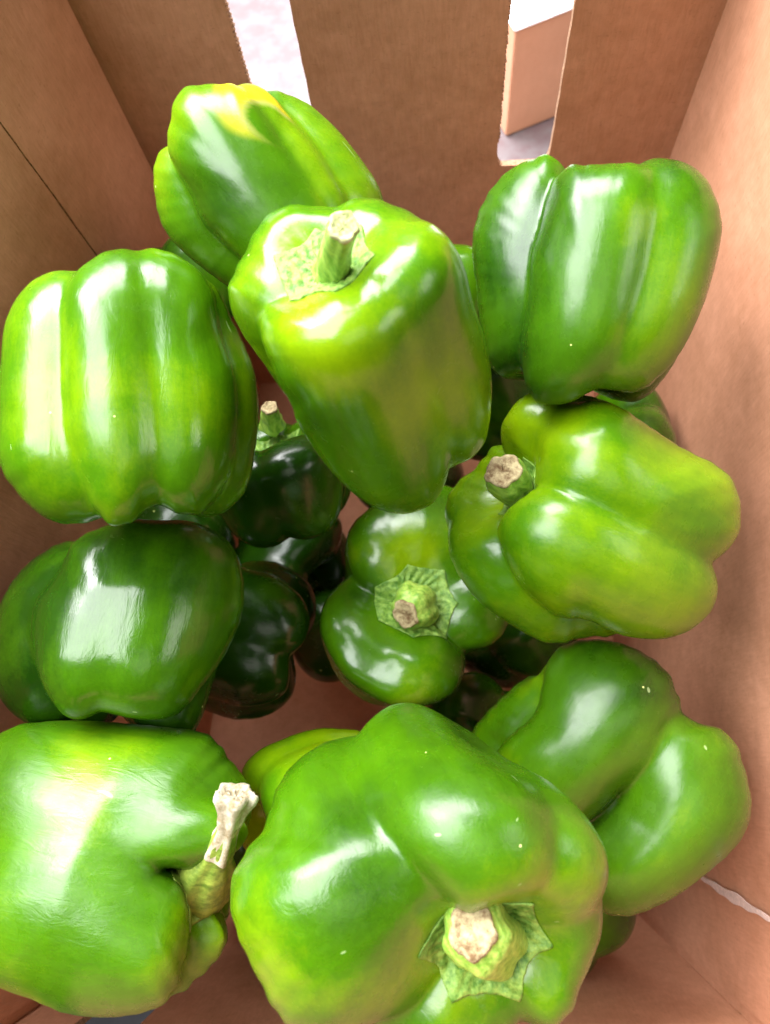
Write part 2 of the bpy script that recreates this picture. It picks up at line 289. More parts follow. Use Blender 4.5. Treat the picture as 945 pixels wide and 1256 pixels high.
# ---------------------------------------------------------------- bell peppers
PEPPERS = [
 dict(R=0.03407, L=0.06891, tp=-0.071, ct=0.48036, cm=0.45218, cb=0.43117, gt=0.6, gb=0.7, pit=0.35, pb=0.25, bx=-0.0566, by=0.06304, tw=-0.3412, a=[-1.7068, -0.0517, 0.9235, 2.2952], k=[1.0714, 0.9751, 0.7422, 1.0387], t=[0.0291, 0.0243, -0.1318, -0.0826], b=[-0.0693, 0.1225, 0.0231, 0.0035], o=[-0.05729, 0.18537, -0.21453], F=[[0.00243, 0.78524, -0.61919], [-0.44089, 0.5566, 0.70414], [0.89756, 0.27128, 0.34756]], s=[0.965, 0.993, 1.025, 1.037, 1.021, 1.001, 0.981, 0.96, 0.95, 0.955, 0.987, 1.0, 1.0, 1.0, 1.0, 1.0, 1.0, 1.0, 1.0, 1.0, 1.0, 1.0, 1.003, 1.003, 1.002, 0.996, 0.985, 0.986, 0.989, 0.992, 0.99, 0.983, 0.979, 0.968, 0.967, 0.996, 1.011, 1.018, 1.012, 0.963, 0.968, 1.009, 1.0, 0.972, 0.994, 1.012, 0.99, 0.965], ex=[-0.2157, 0.731, -0.6474], ey=[0.2311, 0.6824, 0.6935], tint=0.52, ro=0.06, label='green bell pepper with a yellow blotch on its shoulder, leaning against the far cardboard wall', patch=[0.01928, 0.0134, 0.01573, 0.015], patch2=[0.02151, 0.01576, 0.00746]),
 dict(R=0.04029, L=0.08125, tp=-0.01782, ct=0.5, cm=0.52562, cb=0.43184, gt=0.6, gb=0.7, pit=0.35, pb=0.25, bx=-0.09346, by=-0.16088, tw=-0.17247, a=[-1.4302, 0.0831, 0.9747, 2.4203, 4.2227], k=[1.0377, 1.0329, 1.0612, 1.0682, 0.9705], t=[0.0571, -0.1478, -0.0549, 0.0175, -0.0193], b=[-0.0552, 0.1652, -0.0234, -0.0137, -0.1694], o=[0.05447, 0.15971, -0.2371], F=[[-0.15955, 0.97751, 0.13792], [-0.34493, -0.18611, 0.91999], [0.92497, 0.09921, 0.36687]], s=[0.971, 0.952, 0.94, 0.941, 0.956, 0.972, 0.984, 1.013, 1.034, 1.011, 0.998, 0.982, 0.977, 0.991, 1.01, 0.999, 0.97, 0.963, 0.959, 0.954, 0.954, 0.961, 0.972, 0.977, 0.983, 0.99, 0.993, 0.979, 0.97, 0.978, 0.985, 0.987, 0.997, 0.983, 0.952, 0.942, 0.959, 1.02, 1.012, 0.952, 0.942, 0.953, 0.989, 1.033, 1.059, 1.054, 1.027, 0.992], ex=[0.0295, 0.9919, 0.1238], ey=[0.2299, -0.1273, 0.9648], tint=0.36, ro=0.06, label='dark green three-lobed bell pepper in the far right corner under the slot'),
 dict(R=0.03957, L=0.08527, tp=-0.19727, ct=0.47293, cm=0.54548, cb=0.47582, gt=0.6, gb=0.7, pit=0.35, pb=0.25, bx=-0.02262, by=0.01944, tw=0.02814, a=[-1.3182, -0.2631, 0.577, 1.4001, 2.9864], k=[1.0662, 0.9333, 0.9678, 0.9595, 1.0336], t=[-0.1009, -0.0338, 0.0076, -0.059, -0.0547], b=[0.0646, 0.1131, 0.0648, 0.0863, -0.1348], o=[-0.09996, 0.11589, -0.22321], F=[[0.35997, 0.9292, -0.08368], [-0.18278, 0.1582, 0.97034], [0.91488, -0.334, 0.22679]], s=[1.001, 0.993, 1.001, 1.014, 1.001, 0.975, 0.963, 0.971, 0.978, 1.015, 1.049, 1.004, 0.931, 0.931, 0.993, 1.003, 0.959, 0.953, 0.966, 0.971, 0.972, 0.988, 1.009, 1.025, 1.031, 1.033, 1.02, 0.99, 0.961, 0.937, 0.945, 0.971, 0.976, 0.97, 0.985, 1.014, 1.018, 0.997, 0.979, 0.989, 1.0, 0.993, 0.982, 0.982, 0.989, 0.99, 0.991, 0.997], ex=[-0.0185, 0.9975, -0.0688], ey=[0.2587, 0.0712, 0.9633], tint=0.5, ro=0.0, wr=1.3, label='big glossy bell pepper against the left wall with white glare at its top'),
 dict(R=0.03634, L=0.08241, tp=-0.03194, ct=0.34652, cm=0.35822, cb=0.47228, gt=0.42, gb=0.7, pit=0.12, pb=0.25, bx=0.3338, by=0.00728, tw=0.03886, a=[-1.9847, -0.1747, 1.1641, 2.3055, 3.5614], k=[0.7588, 1.0336, 1.0471, 0.9915, 1.077], t=[0.0273, 0.0022, 0.0455, 0.0672, 0.1133], b=[-0.0629, 0.0988, 0.0246, 0.0058, -0.0102], o=[-0.02319, 0.11839, -0.21061], F=[[0.28309, 0.93786, -0.20072], [-0.88425, 0.33626, 0.32408], [0.37143, 0.08574, 0.92449]], s=[0.958, 0.958, 0.957, 0.949, 0.95, 0.985, 0.993, 0.993, 0.997, 0.998, 0.993, 0.994, 0.995, 0.991, 0.992, 1.0, 0.992, 0.985, 1.004, 1.01, 0.997, 0.99, 0.995, 0.996, 0.991, 0.983, 0.97, 0.96, 0.961, 0.971, 0.98, 0.991, 0.998, 0.985, 0.975, 0.997, 1.008, 0.984, 0.988, 1.016, 1.015, 0.981, 0.95, 0.97, 1.018, 1.027, 1.014, 0.984], ex=[0.2353, 0.9264, -0.2939], ey=[-0.579, 0.3765, 0.7232], stem=[[0.00655, -6e-05, 0.0338], [0.01054, 0.00151, 0.04083], [0.01521, 0.00424, 0.04851], [0.02085, 0.00679, 0.05538]], sr=[0.0066, 0.0044, 0.0037, 0.0037], calyx={'r': 0.0135, 'n': 6, 'am': 0.12, 'lift': 0.0012, 'rough': 0.0009}, tint=0.56, label='light green bell pepper standing tilted in the middle with its tall pale stem pointing up', tipc='pale'),
 dict(R=0.04384, L=0.07298, tp=-0.0513, ct=0.46794, cm=0.38, cb=0.56707, gt=0.6, gb=0.7, pit=0.35, pb=0.25, bx=0.01384, by=0.04899, tw=-0.30107, a=[-1.7144, 0.0291, 0.6991, 2.1514, 3.8313], k=[1.0, 1.0, 1.15, 0.95, 0.95], t=[-0.0989, 0.0237, 0.088, 0.0335, 0.0043], b=[0.0448, 0.0423, -0.0268, 0.0722, 0.0435], o=[-0.1235, 0.04655, -0.28295], F=[[0.42143, 0.90436, 0.06722], [0.07557, -0.10889, 0.99118], [0.9037, -0.41264, -0.11424]], s=[1.002, 1.002, 1.007, 0.999, 0.989, 0.984, 0.986, 0.997, 1.0, 1.0, 1.0, 1.0, 1.0, 1.0, 1.001, 1.02, 1.028, 1.005, 0.978, 0.966, 0.97, 0.977, 0.983, 0.988, 1.005, 1.015, 1.003, 0.99, 0.99, 0.993, 0.994, 1.0, 1.006, 1.007, 1.001, 0.999, 0.989, 0.989, 1.017, 1.029, 0.99, 0.953, 0.955, 0.967, 0.991, 1.007, 1.013, 1.012], ex=[0.0473, 0.9776, 0.2053], ey=[0.2197, -0.2107, 0.9526], tint=0.26, ro=-0.02, wr=1.5, label='dark green bell pepper at the left with a wide square glare across its face'),
 dict(R=0.04605, L=0.08883, tp=-0.09642, ct=0.50592, cm=0.43703, cb=0.50598, gt=0.6, gb=0.7, pit=0.35, pb=0.25, bx=-0.04574, by=0.05988, tw=0.01206, a=[-2.0186, -0.4232, 0.8497, 1.6755, 3.4834], k=[1.074, 0.9639, 1.0164, 0.9474, 1.1569], t=[-0.0465, -0.1126, -0.1715, 0.0264, 0.025], b=[-0.0566, 0.0683, 0.0362, -0.0901, 0.1173], o=[0.05295, 0.08462, -0.28044], F=[[0.23835, 0.44916, -0.86107], [-0.47217, 0.82838, 0.3014], [0.84867, 0.33473, 0.40952]], s=[1.008, 0.985, 0.956, 0.948, 0.958, 0.977, 0.994, 1.009, 1.028, 1.04, 1.01, 0.957, 0.944, 0.975, 0.992, 0.994, 0.999, 0.993, 0.99, 0.995, 0.994, 0.989, 0.995, 0.996, 0.983, 0.994, 1.01, 0.988, 0.953, 0.941, 0.947, 0.96, 0.982, 1.01, 1.023, 1.012, 0.985, 0.979, 0.993, 0.996, 0.988, 1.013, 1.02, 0.944, 0.914, 0.961, 1.001, 1.014], ex=[0.4089, 0.4315, -0.8041], ey=[-0.1956, 0.9021, 0.3846], stem=[[-0.00403, 0.00068, 0.02529], [0.00253, 0.00142, 0.03217], [0.00909, 0.00276, 0.03879], [0.01494, 0.00449, 0.04386]], sr=[0.0066, 0.007, 0.0072, 0.006], calyx={'r': 0.012, 'n': 6, 'am': 0.15, 'lift': 0.001, 'rough': 0.0007}, tint=0.62, ro=0.03, label='yellow-green bell pepper lying on its side against the right wall, stem pointing left', tipc='brown'),
 dict(R=0.03523, L=0.09607, tp=-0.0959, ct=0.6, cm=0.24481, cb=0.38363, gt=0.6, gb=0.7, pit=0.45, pb=0.25, bx=0.07835, by=-0.1736, tw=0.38127, a=[-1.6227, -0.8298, 0.9289, 1.8895, 2.6761], k=[1.25, 1.02, 1.22, 1.02, 1.03], t=[0.0, 0.1, -0.22, 0.08, 0.02], b=[0.0685, 0.0728, -0.1397, 0.025, -0.0748], o=[-0.11526, -0.03106, -0.27726], F=[[0.02127, -0.19898, 0.97977], [0.19002, -0.96133, -0.19936], [0.98155, 0.19042, 0.01736]], s=[0.998, 0.998, 0.999, 1.0, 1.011, 1.019, 1.013, 1.01, 1.027, 1.05, 1.061, 1.066, 1.075, 1.094, 1.114, 1.074, 0.981, 0.927, 0.901, 0.866, 0.833, 0.811, 0.817, 0.91, 0.901, 0.876, 0.872, 0.877, 0.906, 0.981, 1.048, 1.052, 1.033, 1.02, 1.004, 0.988, 0.972, 0.962, 0.958, 0.965, 0.995, 1.016, 1.023, 1.014, 1.001, 1.0, 1.0, 0.998], ex=[-0.3454, -0.3557, 0.8685], ey=[0.1314, -0.9346, -0.3305], stem=[[-0.00847, 0.00641, 0.02879], [0.00283, 0.00112, 0.03256], [0.01283, -0.00408, 0.03696], [0.02245, -0.00855, 0.04131], [0.03103, -0.01495, 0.04433], [0.03448, -0.01846, 0.04509], [0.03756, -0.02336, 0.04556]], sr=[0.0115, 0.0105, 0.008, 0.0044, 0.003, 0.0036, 0.0056], calyx={'r': 0.0175, 'n': 6, 'am': 0.3, 'lift': 0.0012, 'rough': 0.001}, tint=0.54, ro=0.08, wr=2.0, label='big pale green bell pepper at the near left with dry white stem end', tipc='white', dry=1),
 dict(R=0.05207, L=0.06518, tp=0.15979, ct=0.48869, cm=0.43021, cb=0.42657, gt=0.6, gb=0.7, pit=0.2, pb=0.25, bx=0.33401, by=0.08412, tw=-0.10077, a=[-0.1375, 0.5369, 2.4891, 3.5342, 4.0699], k=[0.9635, 0.9805, 0.9519, 1.159, 1.0002], t=[-0.0679, 0.0903, 0.0312, 0.0591, -0.0216], b=[-0.0907, 0.0139, -0.0604, -0.0538, -0.053], o=[-0.01785, 0.07262, -0.37046], F=[[-0.60467, 0.72307, 0.33398], [-0.7307, -0.67047, 0.12864], [0.31694, -0.16625, 0.93376]], s=[0.988, 0.986, 0.986, 0.977, 0.974, 0.993, 1.018, 1.02, 1.013, 1.004, 0.997, 0.988, 0.973, 0.97, 0.976, 0.983, 0.989, 0.994, 0.988, 0.987, 0.999, 0.984, 0.957, 0.943, 0.972, 0.999, 1.0, 1.0, 1.0, 1.0, 1.0, 1.0, 1.0, 1.0, 1.0, 1.0, 1.0, 0.994, 0.967, 0.97, 0.995, 1.009, 0.996, 0.984, 0.98, 0.964, 0.966, 0.983], ex=[-0.6127, 0.7369, 0.2856], ey=[-0.6679, -0.676, 0.3114], stem=[[0.00772, 0.00304, 0.02032], [0.01137, 0.0022, 0.02874], [0.01551, 0.00184, 0.03339], [0.02093, 0.00139, 0.0362]], sr=[0.01, 0.0105, 0.0092, 0.0062], calyx={'r': 0.0185, 'n': 7, 'am': 0.1, 'lift': 0.0022, 'rough': 0.001}, tint=0.5, label='small bell pepper in the centre seen end on, round stem and star calyx facing up', tipc='brown'),
 dict(R=0.05457, L=0.08235, tp=-0.2442, ct=0.59629, cm=0.59444, cb=0.33015, gt=0.6, gb=0.7, pit=0.35, pb=0.25, bx=-0.03661, by=0.23095, tw=-0.12504, a=[-0.9553, 0.4898, 2.0785, 2.9792], k=[1.0297, 0.9898, 1.0495, 1.0517], t=[-0.0209, 0.0074, 0.001, 0.0892], b=[0.0904, 0.2875, -0.3434, -0.093], o=[0.06236, -0.00715, -0.34697], F=[[-0.22356, -0.78064, -0.58363], [-0.04247, 0.60602, -0.79431], [0.97376, -0.15279, -0.16864]], s=[1.0, 1.0, 1.0, 1.0, 1.0, 1.0, 1.0, 1.0, 1.0, 1.001, 1.014, 1.023, 1.017, 1.001, 0.974, 0.953, 0.949, 0.952, 0.957, 0.967, 0.983, 0.995, 0.995, 0.985, 0.97, 0.973, 1.009, 1.015, 0.945, 0.946, 1.045, 1.072, 1.026, 0.986, 0.963, 0.953, 0.963, 0.99, 1.029, 1.032, 0.984, 0.938, 0.93, 0.962, 1.015, 1.056, 1.062, 1.014], ex=[-0.0424, -0.8429, -0.5363], ey=[-0.0664, 0.538, -0.8403], tint=0.47, ro=0.05, label='two-lobed bell pepper with a deep fold, against the right wall near the bottom'),
 dict(R=0.04601, L=0.08592, tp=0.28519, ct=0.50776, cm=0.44955, cb=0.39802, gt=0.6, gb=0.7, pit=0.35, pb=0.25, bx=-0.08935, by=-0.32577, tw=0.02803, a=[-0.3762, 1.022, 2.4786, 3.7982, 4.3428, 5.0628], k=[1.0395, 1.2662, 0.8805, 0.8413, 0.8795, 0.9938], t=[0.0617, -0.0606, -0.0898, 0.0497, -0.0951, -0.0046], b=[0.152, 0.0824, -0.2253, 0.0053, -0.0025, -0.0474], o=[-0.00927, -0.03156, -0.2627], F=[[-0.29123, -0.8931, 0.34287], [0.7112, -0.44183, -0.54679], [0.63983, 0.08461, 0.76385]], s=[1.021, 1.016, 0.981, 0.95, 0.947, 0.983, 1.029, 1.054, 1.023, 1.001, 1.0, 1.0, 1.0, 1.0, 1.001, 1.028, 1.062, 1.046, 1.003, 0.966, 0.978, 0.979, 0.974, 0.978, 0.976, 0.974, 0.98, 0.996, 1.005, 0.993, 0.979, 0.974, 0.975, 0.987, 0.999, 0.998, 1.002, 1.003, 0.998, 1.002, 1.024, 1.038, 1.031, 1.016, 0.984, 0.938, 0.918, 0.974], ex=[-0.3232, -0.8887, 0.3253], ey=[0.6263, -0.4585, -0.6305], stem=[[-0.00683, -0.00817, 0.02672], [0.00334, -0.00678, 0.03333], [0.00945, -0.0056, 0.03725], [0.01361, -0.00491, 0.03984]], sr=[0.0108, 0.01, 0.0094, 0.0063], calyx={'r': 0.0185, 'n': 6, 'am': 0.22, 'lift': 0.0016, 'rough': 0.001}, tint=0.47, ro=0.05, wr=1.6, label='largest bell pepper at the near edge with its stubby stem facing the viewer', tipc='brown'),
 dict(R=0.03423, L=0.05995, tp=0.06668, ct=0.40696, cm=0.4058, cb=0.41784, gt=0.6, gb=0.7, pit=0.35, pb=0.25, bx=-0.02383, by=0.01841, tw=-0.04486, a=[-1.13, 0.0683, 1.431, 3.032], k=[0.8622, 1.0055, 0.85, 1.0163], t=[-0.1105, -0.0009, 0.0048, 0.0301], b=[0.0558, -0.0618, -0.0734, -0.0056], o=[-0.04849, -0.01547, -0.31761], F=[[0.43932, -0.3866, -0.81089], [0.1707, 0.92214, -0.34716], [0.88196, 0.0141, 0.47111]], s=[0.997, 0.994, 0.994, 0.992, 0.993, 0.996, 0.987, 0.973, 0.972, 0.984, 0.998, 0.995, 0.981, 0.976, 0.981, 0.995, 1.001, 1.012, 1.02, 1.019, 1.009, 1.0, 0.995, 0.989, 0.989, 0.993, 0.999, 0.995, 0.992, 0.992, 0.996, 0.998, 0.984, 0.965, 0.959, 0.973, 0.99, 0.999, 1.003, 1.0, 0.991, 0.985, 0.983, 0.978, 0.984, 0.989, 1.003, 1.008], ex=[0.3041, -0.3624, -0.8811], ey=[0.1182, 0.932, -0.3425], tint=0.75, label='bright green bell pepper half hidden between the two nearest peppers'),
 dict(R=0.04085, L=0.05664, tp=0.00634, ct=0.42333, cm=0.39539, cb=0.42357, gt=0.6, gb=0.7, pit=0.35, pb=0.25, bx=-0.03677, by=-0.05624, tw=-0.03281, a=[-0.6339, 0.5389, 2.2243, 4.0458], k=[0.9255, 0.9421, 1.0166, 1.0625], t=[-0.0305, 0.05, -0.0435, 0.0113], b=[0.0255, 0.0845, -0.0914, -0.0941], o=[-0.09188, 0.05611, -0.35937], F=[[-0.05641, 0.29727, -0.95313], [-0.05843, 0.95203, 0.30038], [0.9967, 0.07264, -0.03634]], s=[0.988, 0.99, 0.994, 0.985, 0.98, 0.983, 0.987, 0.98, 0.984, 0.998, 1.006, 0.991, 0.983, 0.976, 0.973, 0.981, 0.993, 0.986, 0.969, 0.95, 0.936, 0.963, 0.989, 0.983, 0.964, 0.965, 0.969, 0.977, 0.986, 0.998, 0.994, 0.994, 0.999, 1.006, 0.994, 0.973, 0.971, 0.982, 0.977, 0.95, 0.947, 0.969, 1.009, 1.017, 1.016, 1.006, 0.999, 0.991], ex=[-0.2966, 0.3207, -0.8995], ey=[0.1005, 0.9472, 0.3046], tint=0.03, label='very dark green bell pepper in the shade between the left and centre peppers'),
 dict(R=0.045, L=0.055, tp=0.15, ct=0.4, cm=0.33, cb=0.42, gt=0.6, gb=0.7, pit=0.35, pb=0.25, bx=0.0, by=0.0, tw=0.1, a=[0.3, 1.8, 3.4, 5.0], k=[1.0, 1.0, 1.0, 1.0], t=[0.0, 0.0, 0.0, 0.0], b=[0.0, 0.0, 0.0, 0.0], o=[-0.03209, 0.18304, -0.44936], F=[[-0.17905, 0.69682, 0.69454], [-0.57872, -0.64549, 0.49842], [0.79563, -0.3127, 0.51884]], s=[1.0, 1.0, 1.0, 1.0, 1.0, 1.0, 1.0, 1.0, 1.0, 1.0, 1.0, 1.0, 1.0, 1.0, 1.0, 1.0, 1.0, 1.0, 1.0, 1.0, 1.0, 1.0, 1.0, 1.0, 1.0, 1.0, 1.0, 1.0, 1.0, 1.0, 1.0, 1.0, 1.0, 1.0, 1.0, 1.0, 1.0, 1.0, 1.0, 1.0, 1.0, 1.0, 1.0, 1.0, 1.0, 1.0, 1.0, 1.0], ex=[-0.2346, 0.7192, 0.654], ey=[-0.2428, -0.6948, 0.6769], tint=0.2, label='added bell pepper in the dark bottom layer beneath the tilted middle pepper'),  # added filler, blocks light from reaching the box floor
 dict(R=0.043, L=0.055, tp=0.15, ct=0.4, cm=0.33, cb=0.42, gt=0.6, gb=0.7, pit=0.35, pb=0.25, bx=0.0, by=0.0, tw=0.1, a=[0.1, 1.6, 3.1, 4.7], k=[1.0, 1.0, 1.0, 1.0], t=[0.0, 0.0, 0.0, 0.0], b=[0.0, 0.0, 0.0, 0.0], o=[0.04614, 0.07888, -0.47902], F=[[0.19265, 0.79074, -0.58104], [-0.50676, 0.58724, 0.63115], [0.84028, 0.17286, 0.51385]], s=[1.0, 1.0, 1.0, 1.0, 1.0, 1.0, 1.0, 1.0, 1.0, 1.0, 1.0, 1.0, 1.0, 1.0, 1.0, 1.0, 1.0, 1.0, 1.0, 1.0, 1.0, 1.0, 1.0, 1.0, 1.0, 1.0, 1.0, 1.0, 1.0, 1.0, 1.0, 1.0, 1.0, 1.0, 1.0, 1.0, 1.0, 1.0, 1.0, 1.0, 1.0, 1.0, 1.0, 1.0, 1.0, 1.0, 1.0, 1.0], ex=[0.292, 0.77, -0.5674], ey=[-0.3524, 0.6381, 0.6846], tint=-0.05, label='added bell pepper in the dark bottom layer right of the small centre pepper'),  # added gap filler, skin tinted extra dark in place of shade
 dict(R=0.044, L=0.06, tp=0.15, ct=0.4, cm=0.33, cb=0.42, gt=0.6, gb=0.7, pit=0.35, pb=0.25, bx=0.0, by=0.0, tw=0.1, a=[0.5, 2.0, 3.5, 5.1], k=[1.0, 1.0, 1.0, 1.0], t=[0.0, 0.0, 0.0, 0.0], b=[0.0, 0.0, 0.0, 0.0], o=[-0.15862, 0.12766, -0.39927], F=[[0.36933, 0.56436, 0.7383], [-0.27106, -0.69451, 0.66648], [0.88889, -0.44627, -0.10353]], s=[1.0, 1.0, 1.0, 1.0, 1.0, 1.0, 1.0, 1.0, 1.0, 1.0, 1.0, 1.0, 1.0, 1.0, 1.0, 1.0, 1.0, 1.0, 1.0, 1.0, 1.0, 1.0, 1.0, 1.0, 1.0, 1.0, 1.0, 1.0, 1.0, 1.0, 1.0, 1.0, 1.0, 1.0, 1.0, 1.0, 1.0, 1.0, 1.0, 1.0, 1.0, 1.0, 1.0, 1.0, 1.0, 1.0, 1.0, 1.0], ex=[0.0163, 0.6206, 0.784], ey=[0.0129, -0.7841, 0.6205], tint=0.2, label='added bell pepper in the dark bottom layer below the two peppers at the left wall'),  # added filler, keeps light off the floor by the left wall
 dict(R=0.043, L=0.055, tp=0.15, ct=0.4, cm=0.33, cb=0.42, gt=0.6, gb=0.7, pit=0.35, pb=0.25, bx=0.0, by=0.0, tw=0.1, a=[0.2, 1.8, 3.3, 4.9], k=[1.0, 1.0, 1.0, 1.0], t=[0.0, 0.0, 0.0, 0.0], b=[0.0, 0.0, 0.0, 0.0], o=[-0.09496, -0.0465, -0.47167], F=[[0.03334, 0.96056, 0.27606], [-0.52294, -0.21862, 0.82385], [0.85172, -0.17183, 0.49503]], s=[1.0, 1.0, 1.0, 1.0, 1.0, 1.0, 1.0, 1.0, 1.0, 1.0, 1.0, 1.0, 1.0, 1.0, 1.0, 1.0, 1.0, 1.0, 1.0, 1.0, 1.0, 1.0, 1.0, 1.0, 1.0, 1.0, 1.0, 1.0, 1.0, 1.0, 1.0, 1.0, 1.0, 1.0, 1.0, 1.0, 1.0, 1.0, 1.0, 1.0, 1.0, 1.0, 1.0, 1.0, 1.0, 1.0, 1.0, 1.0], ex=[-0.1593, 0.966, 0.2034], ey=[-0.5956, -0.2584, 0.7606], tint=0.2, label='added bell pepper in the dark bottom layer beneath the largest near pepper'),  # added filler under the near peppers, cuts light below them
 dict(R=0.043, L=0.06, tp=0.15, ct=0.4, cm=0.33, cb=0.42, gt=0.6, gb=0.7, pit=0.35, pb=0.25, bx=0.0, by=0.0, tw=0.1, a=[0.2, 1.8, 3.3, 4.9], k=[1.0, 1.0, 1.0, 1.0], t=[0.0, 0.0, 0.0, 0.0], b=[0.0, 0.0, 0.0, 0.0], o=[0.03214, 0.20149, -0.40102], F=[[0.11163, 0.6976, -0.70774], [-0.59741, 0.61623, 0.51318], [0.79413, 0.36553, 0.48554]], s=[1.0, 1.0, 1.0, 1.0, 1.0, 1.0, 1.0, 1.0, 1.0, 1.0, 1.0, 1.0, 1.0, 1.0, 1.0, 1.0, 1.0, 1.0, 1.0, 1.0, 1.0, 1.0, 1.0, 1.0, 1.0, 1.0, 1.0, 1.0, 1.0, 1.0, 1.0, 1.0, 1.0, 1.0, 1.0, 1.0, 1.0, 1.0, 1.0, 1.0, 1.0, 1.0, 1.0, 1.0, 1.0, 1.0, 1.0, 1.0], ex=[0.1836, 0.6894, -0.7007], ey=[-0.1748, 0.7244, 0.6669], tint=0.2, label='added bell pepper in the dark bottom layer below the far right pepper'),  # added filler, stops slanting light from the far side
 dict(R=0.046, L=0.06, tp=0.15, ct=0.4, cm=0.33, cb=0.42, gt=0.6, gb=0.7, pit=0.35, pb=0.25, bx=0.0, by=0.0, tw=0.1, a=[0.6, 2.1, 3.7, 5.3], k=[1.0, 1.0, 1.0, 1.0], t=[0.0, 0.0, 0.0, 0.0], b=[0.0, 0.0, 0.0, 0.0], o=[-0.09805, 0.10927, -0.44386], F=[[-0.10179, -0.43213, 0.89605], [-0.08878, -0.89319, -0.44084], [0.99084, -0.12442, 0.05256]], s=[1.0, 1.0, 1.0, 1.0, 1.0, 1.0, 1.0, 1.0, 1.0, 1.0, 1.0, 1.0, 1.0, 1.0, 1.0, 1.0, 1.0, 1.0, 1.0, 1.0, 1.0, 1.0, 1.0, 1.0, 1.0, 1.0, 1.0, 1.0, 1.0, 1.0, 1.0, 1.0, 1.0, 1.0, 1.0, 1.0, 1.0, 1.0, 1.0, 1.0, 1.0, 1.0, 1.0, 1.0, 1.0, 1.0, 1.0, 1.0], ex=[-0.3071, -0.4338, 0.8471], ey=[0.1479, -0.901, -0.4078], tint=-0.1, label='added bell pepper deep in the dark gap left of the small centre pepper'),  # added to close the gap, darkest tint stands in for shade
 dict(R=0.043, L=0.06, tp=0.15, ct=0.4, cm=0.33, cb=0.42, gt=0.6, gb=0.7, pit=0.35, pb=0.25, bx=0.0, by=0.0, tw=0.1, a=[0.6, 2.1, 3.7, 5.3], k=[1.0, 1.0, 1.0, 1.0], t=[0.0, 0.0, 0.0, 0.0], b=[0.0, 0.0, 0.0, 0.0], o=[0.00297, -0.02878, -0.47373], F=[[-0.21893, 0.5151, 0.8287], [-0.06903, -0.85535, 0.51342], [0.9733, 0.0552, 0.22282]], s=[1.0, 1.0, 1.0, 1.0, 1.0, 1.0, 1.0, 1.0, 1.0, 1.0, 1.0, 1.0, 1.0, 1.0, 1.0, 1.0, 1.0, 1.0, 1.0, 1.0, 1.0, 1.0, 1.0, 1.0, 1.0, 1.0, 1.0, 1.0, 1.0, 1.0, 1.0, 1.0, 1.0, 1.0, 1.0, 1.0, 1.0, 1.0, 1.0, 1.0, 1.0, 1.0, 1.0, 1.0, 1.0, 1.0, 1.0, 1.0], ex=[-0.2091, 0.5397, 0.8155], ey=[-0.134, -0.8419, 0.5228], tint=0.2, label='added bell pepper in the dark bottom layer under the near right peppers'),  # added filler at the bottom of the pile
 dict(R=0.045, L=0.06, tp=0.15, ct=0.4, cm=0.33, cb=0.42, gt=0.6, gb=0.7, pit=0.35, pb=0.25, bx=0.0, by=0.0, tw=0.1, a=[0.2, 1.8, 3.3, 4.9], k=[1.0, 1.0, 1.0, 1.0], t=[0.0, 0.0, 0.0, 0.0], b=[0.0, 0.0, 0.0, 0.0], o=[-0.07224, 0.08454, -0.47298], F=[[-0.02173, 0.90682, 0.42096], [-0.52514, -0.36865, 0.76702], [0.85074, -0.20439, 0.48422]], s=[1.0, 1.0, 1.0, 1.0, 1.0, 1.0, 1.0, 1.0, 1.0, 1.0, 1.0, 1.0, 1.0, 1.0, 1.0, 1.0, 1.0, 1.0, 1.0, 1.0, 1.0, 1.0, 1.0, 1.0, 1.0, 1.0, 1.0, 1.0, 1.0, 1.0, 1.0, 1.0, 1.0, 1.0, 1.0, 1.0, 1.0, 1.0, 1.0, 1.0, 1.0, 1.0, 1.0, 1.0, 1.0, 1.0, 1.0, 1.0], ex=[-0.1582, 0.9187, 0.3619], ey=[-0.3679, -0.395, 0.8418], tint=-0.05, label='added bell pepper in the dark bottom layer left of and beneath the small centre pepper'),  # added to narrow the gap, dark tint stands for shade on the floor
 dict(R=0.0345, L=0.05, tp=0.15, ct=0.4, cm=0.33, cb=0.42, gt=0.6, gb=0.7, pit=0.35, pb=0.25, bx=0.0, by=0.0, tw=0.1, a=[-1.0, 0.35, 1.8, 3.4], k=[1.0, 1.0, 1.0, 1.0], t=[0.0, 0.0, 0.0, 0.0], b=[0.0, 0.0, 0.0, 0.0], o=[-0.0726, 0.12151, -0.32588], F=[[0.2667, 0.95016, -0.16143], [-0.59922, 0.29467, 0.74438], [0.75485, -0.10179, 0.64795]], s=[1.0, 1.0, 1.0, 1.0, 1.0, 1.0, 1.0, 1.0, 1.0, 1.0, 1.0, 1.0, 1.0, 1.0, 1.0, 1.0, 1.0, 1.0, 1.0, 1.0, 1.0, 1.0, 1.0, 1.0, 1.0, 1.0, 1.0, 1.0, 1.0, 1.0, 1.0, 1.0, 1.0, 1.0, 1.0, 1.0, 1.0, 1.0, 1.0, 1.0, 1.0, 1.0, 1.0, 1.0, 1.0, 1.0, 1.0, 1.0], ex=[0.0836, 0.9622, -0.2594], ey=[-0.2951, 0.2725, 0.9158], stem=[[-0.00816, 0.00231, 0.02577], [-0.00358, 0.00257, 0.03064], [0.00024, 0.00307, 0.03478]], sr=[0.0062, 0.0044, 0.0034], calyx={'r': 0.014, 'n': 6, 'am': 0.15, 'lift': 0.0015, 'rough': 0.001}, tint=0.12, label='shaded bell pepper with its stem up, tucked under the middle one', tipc='brown'),
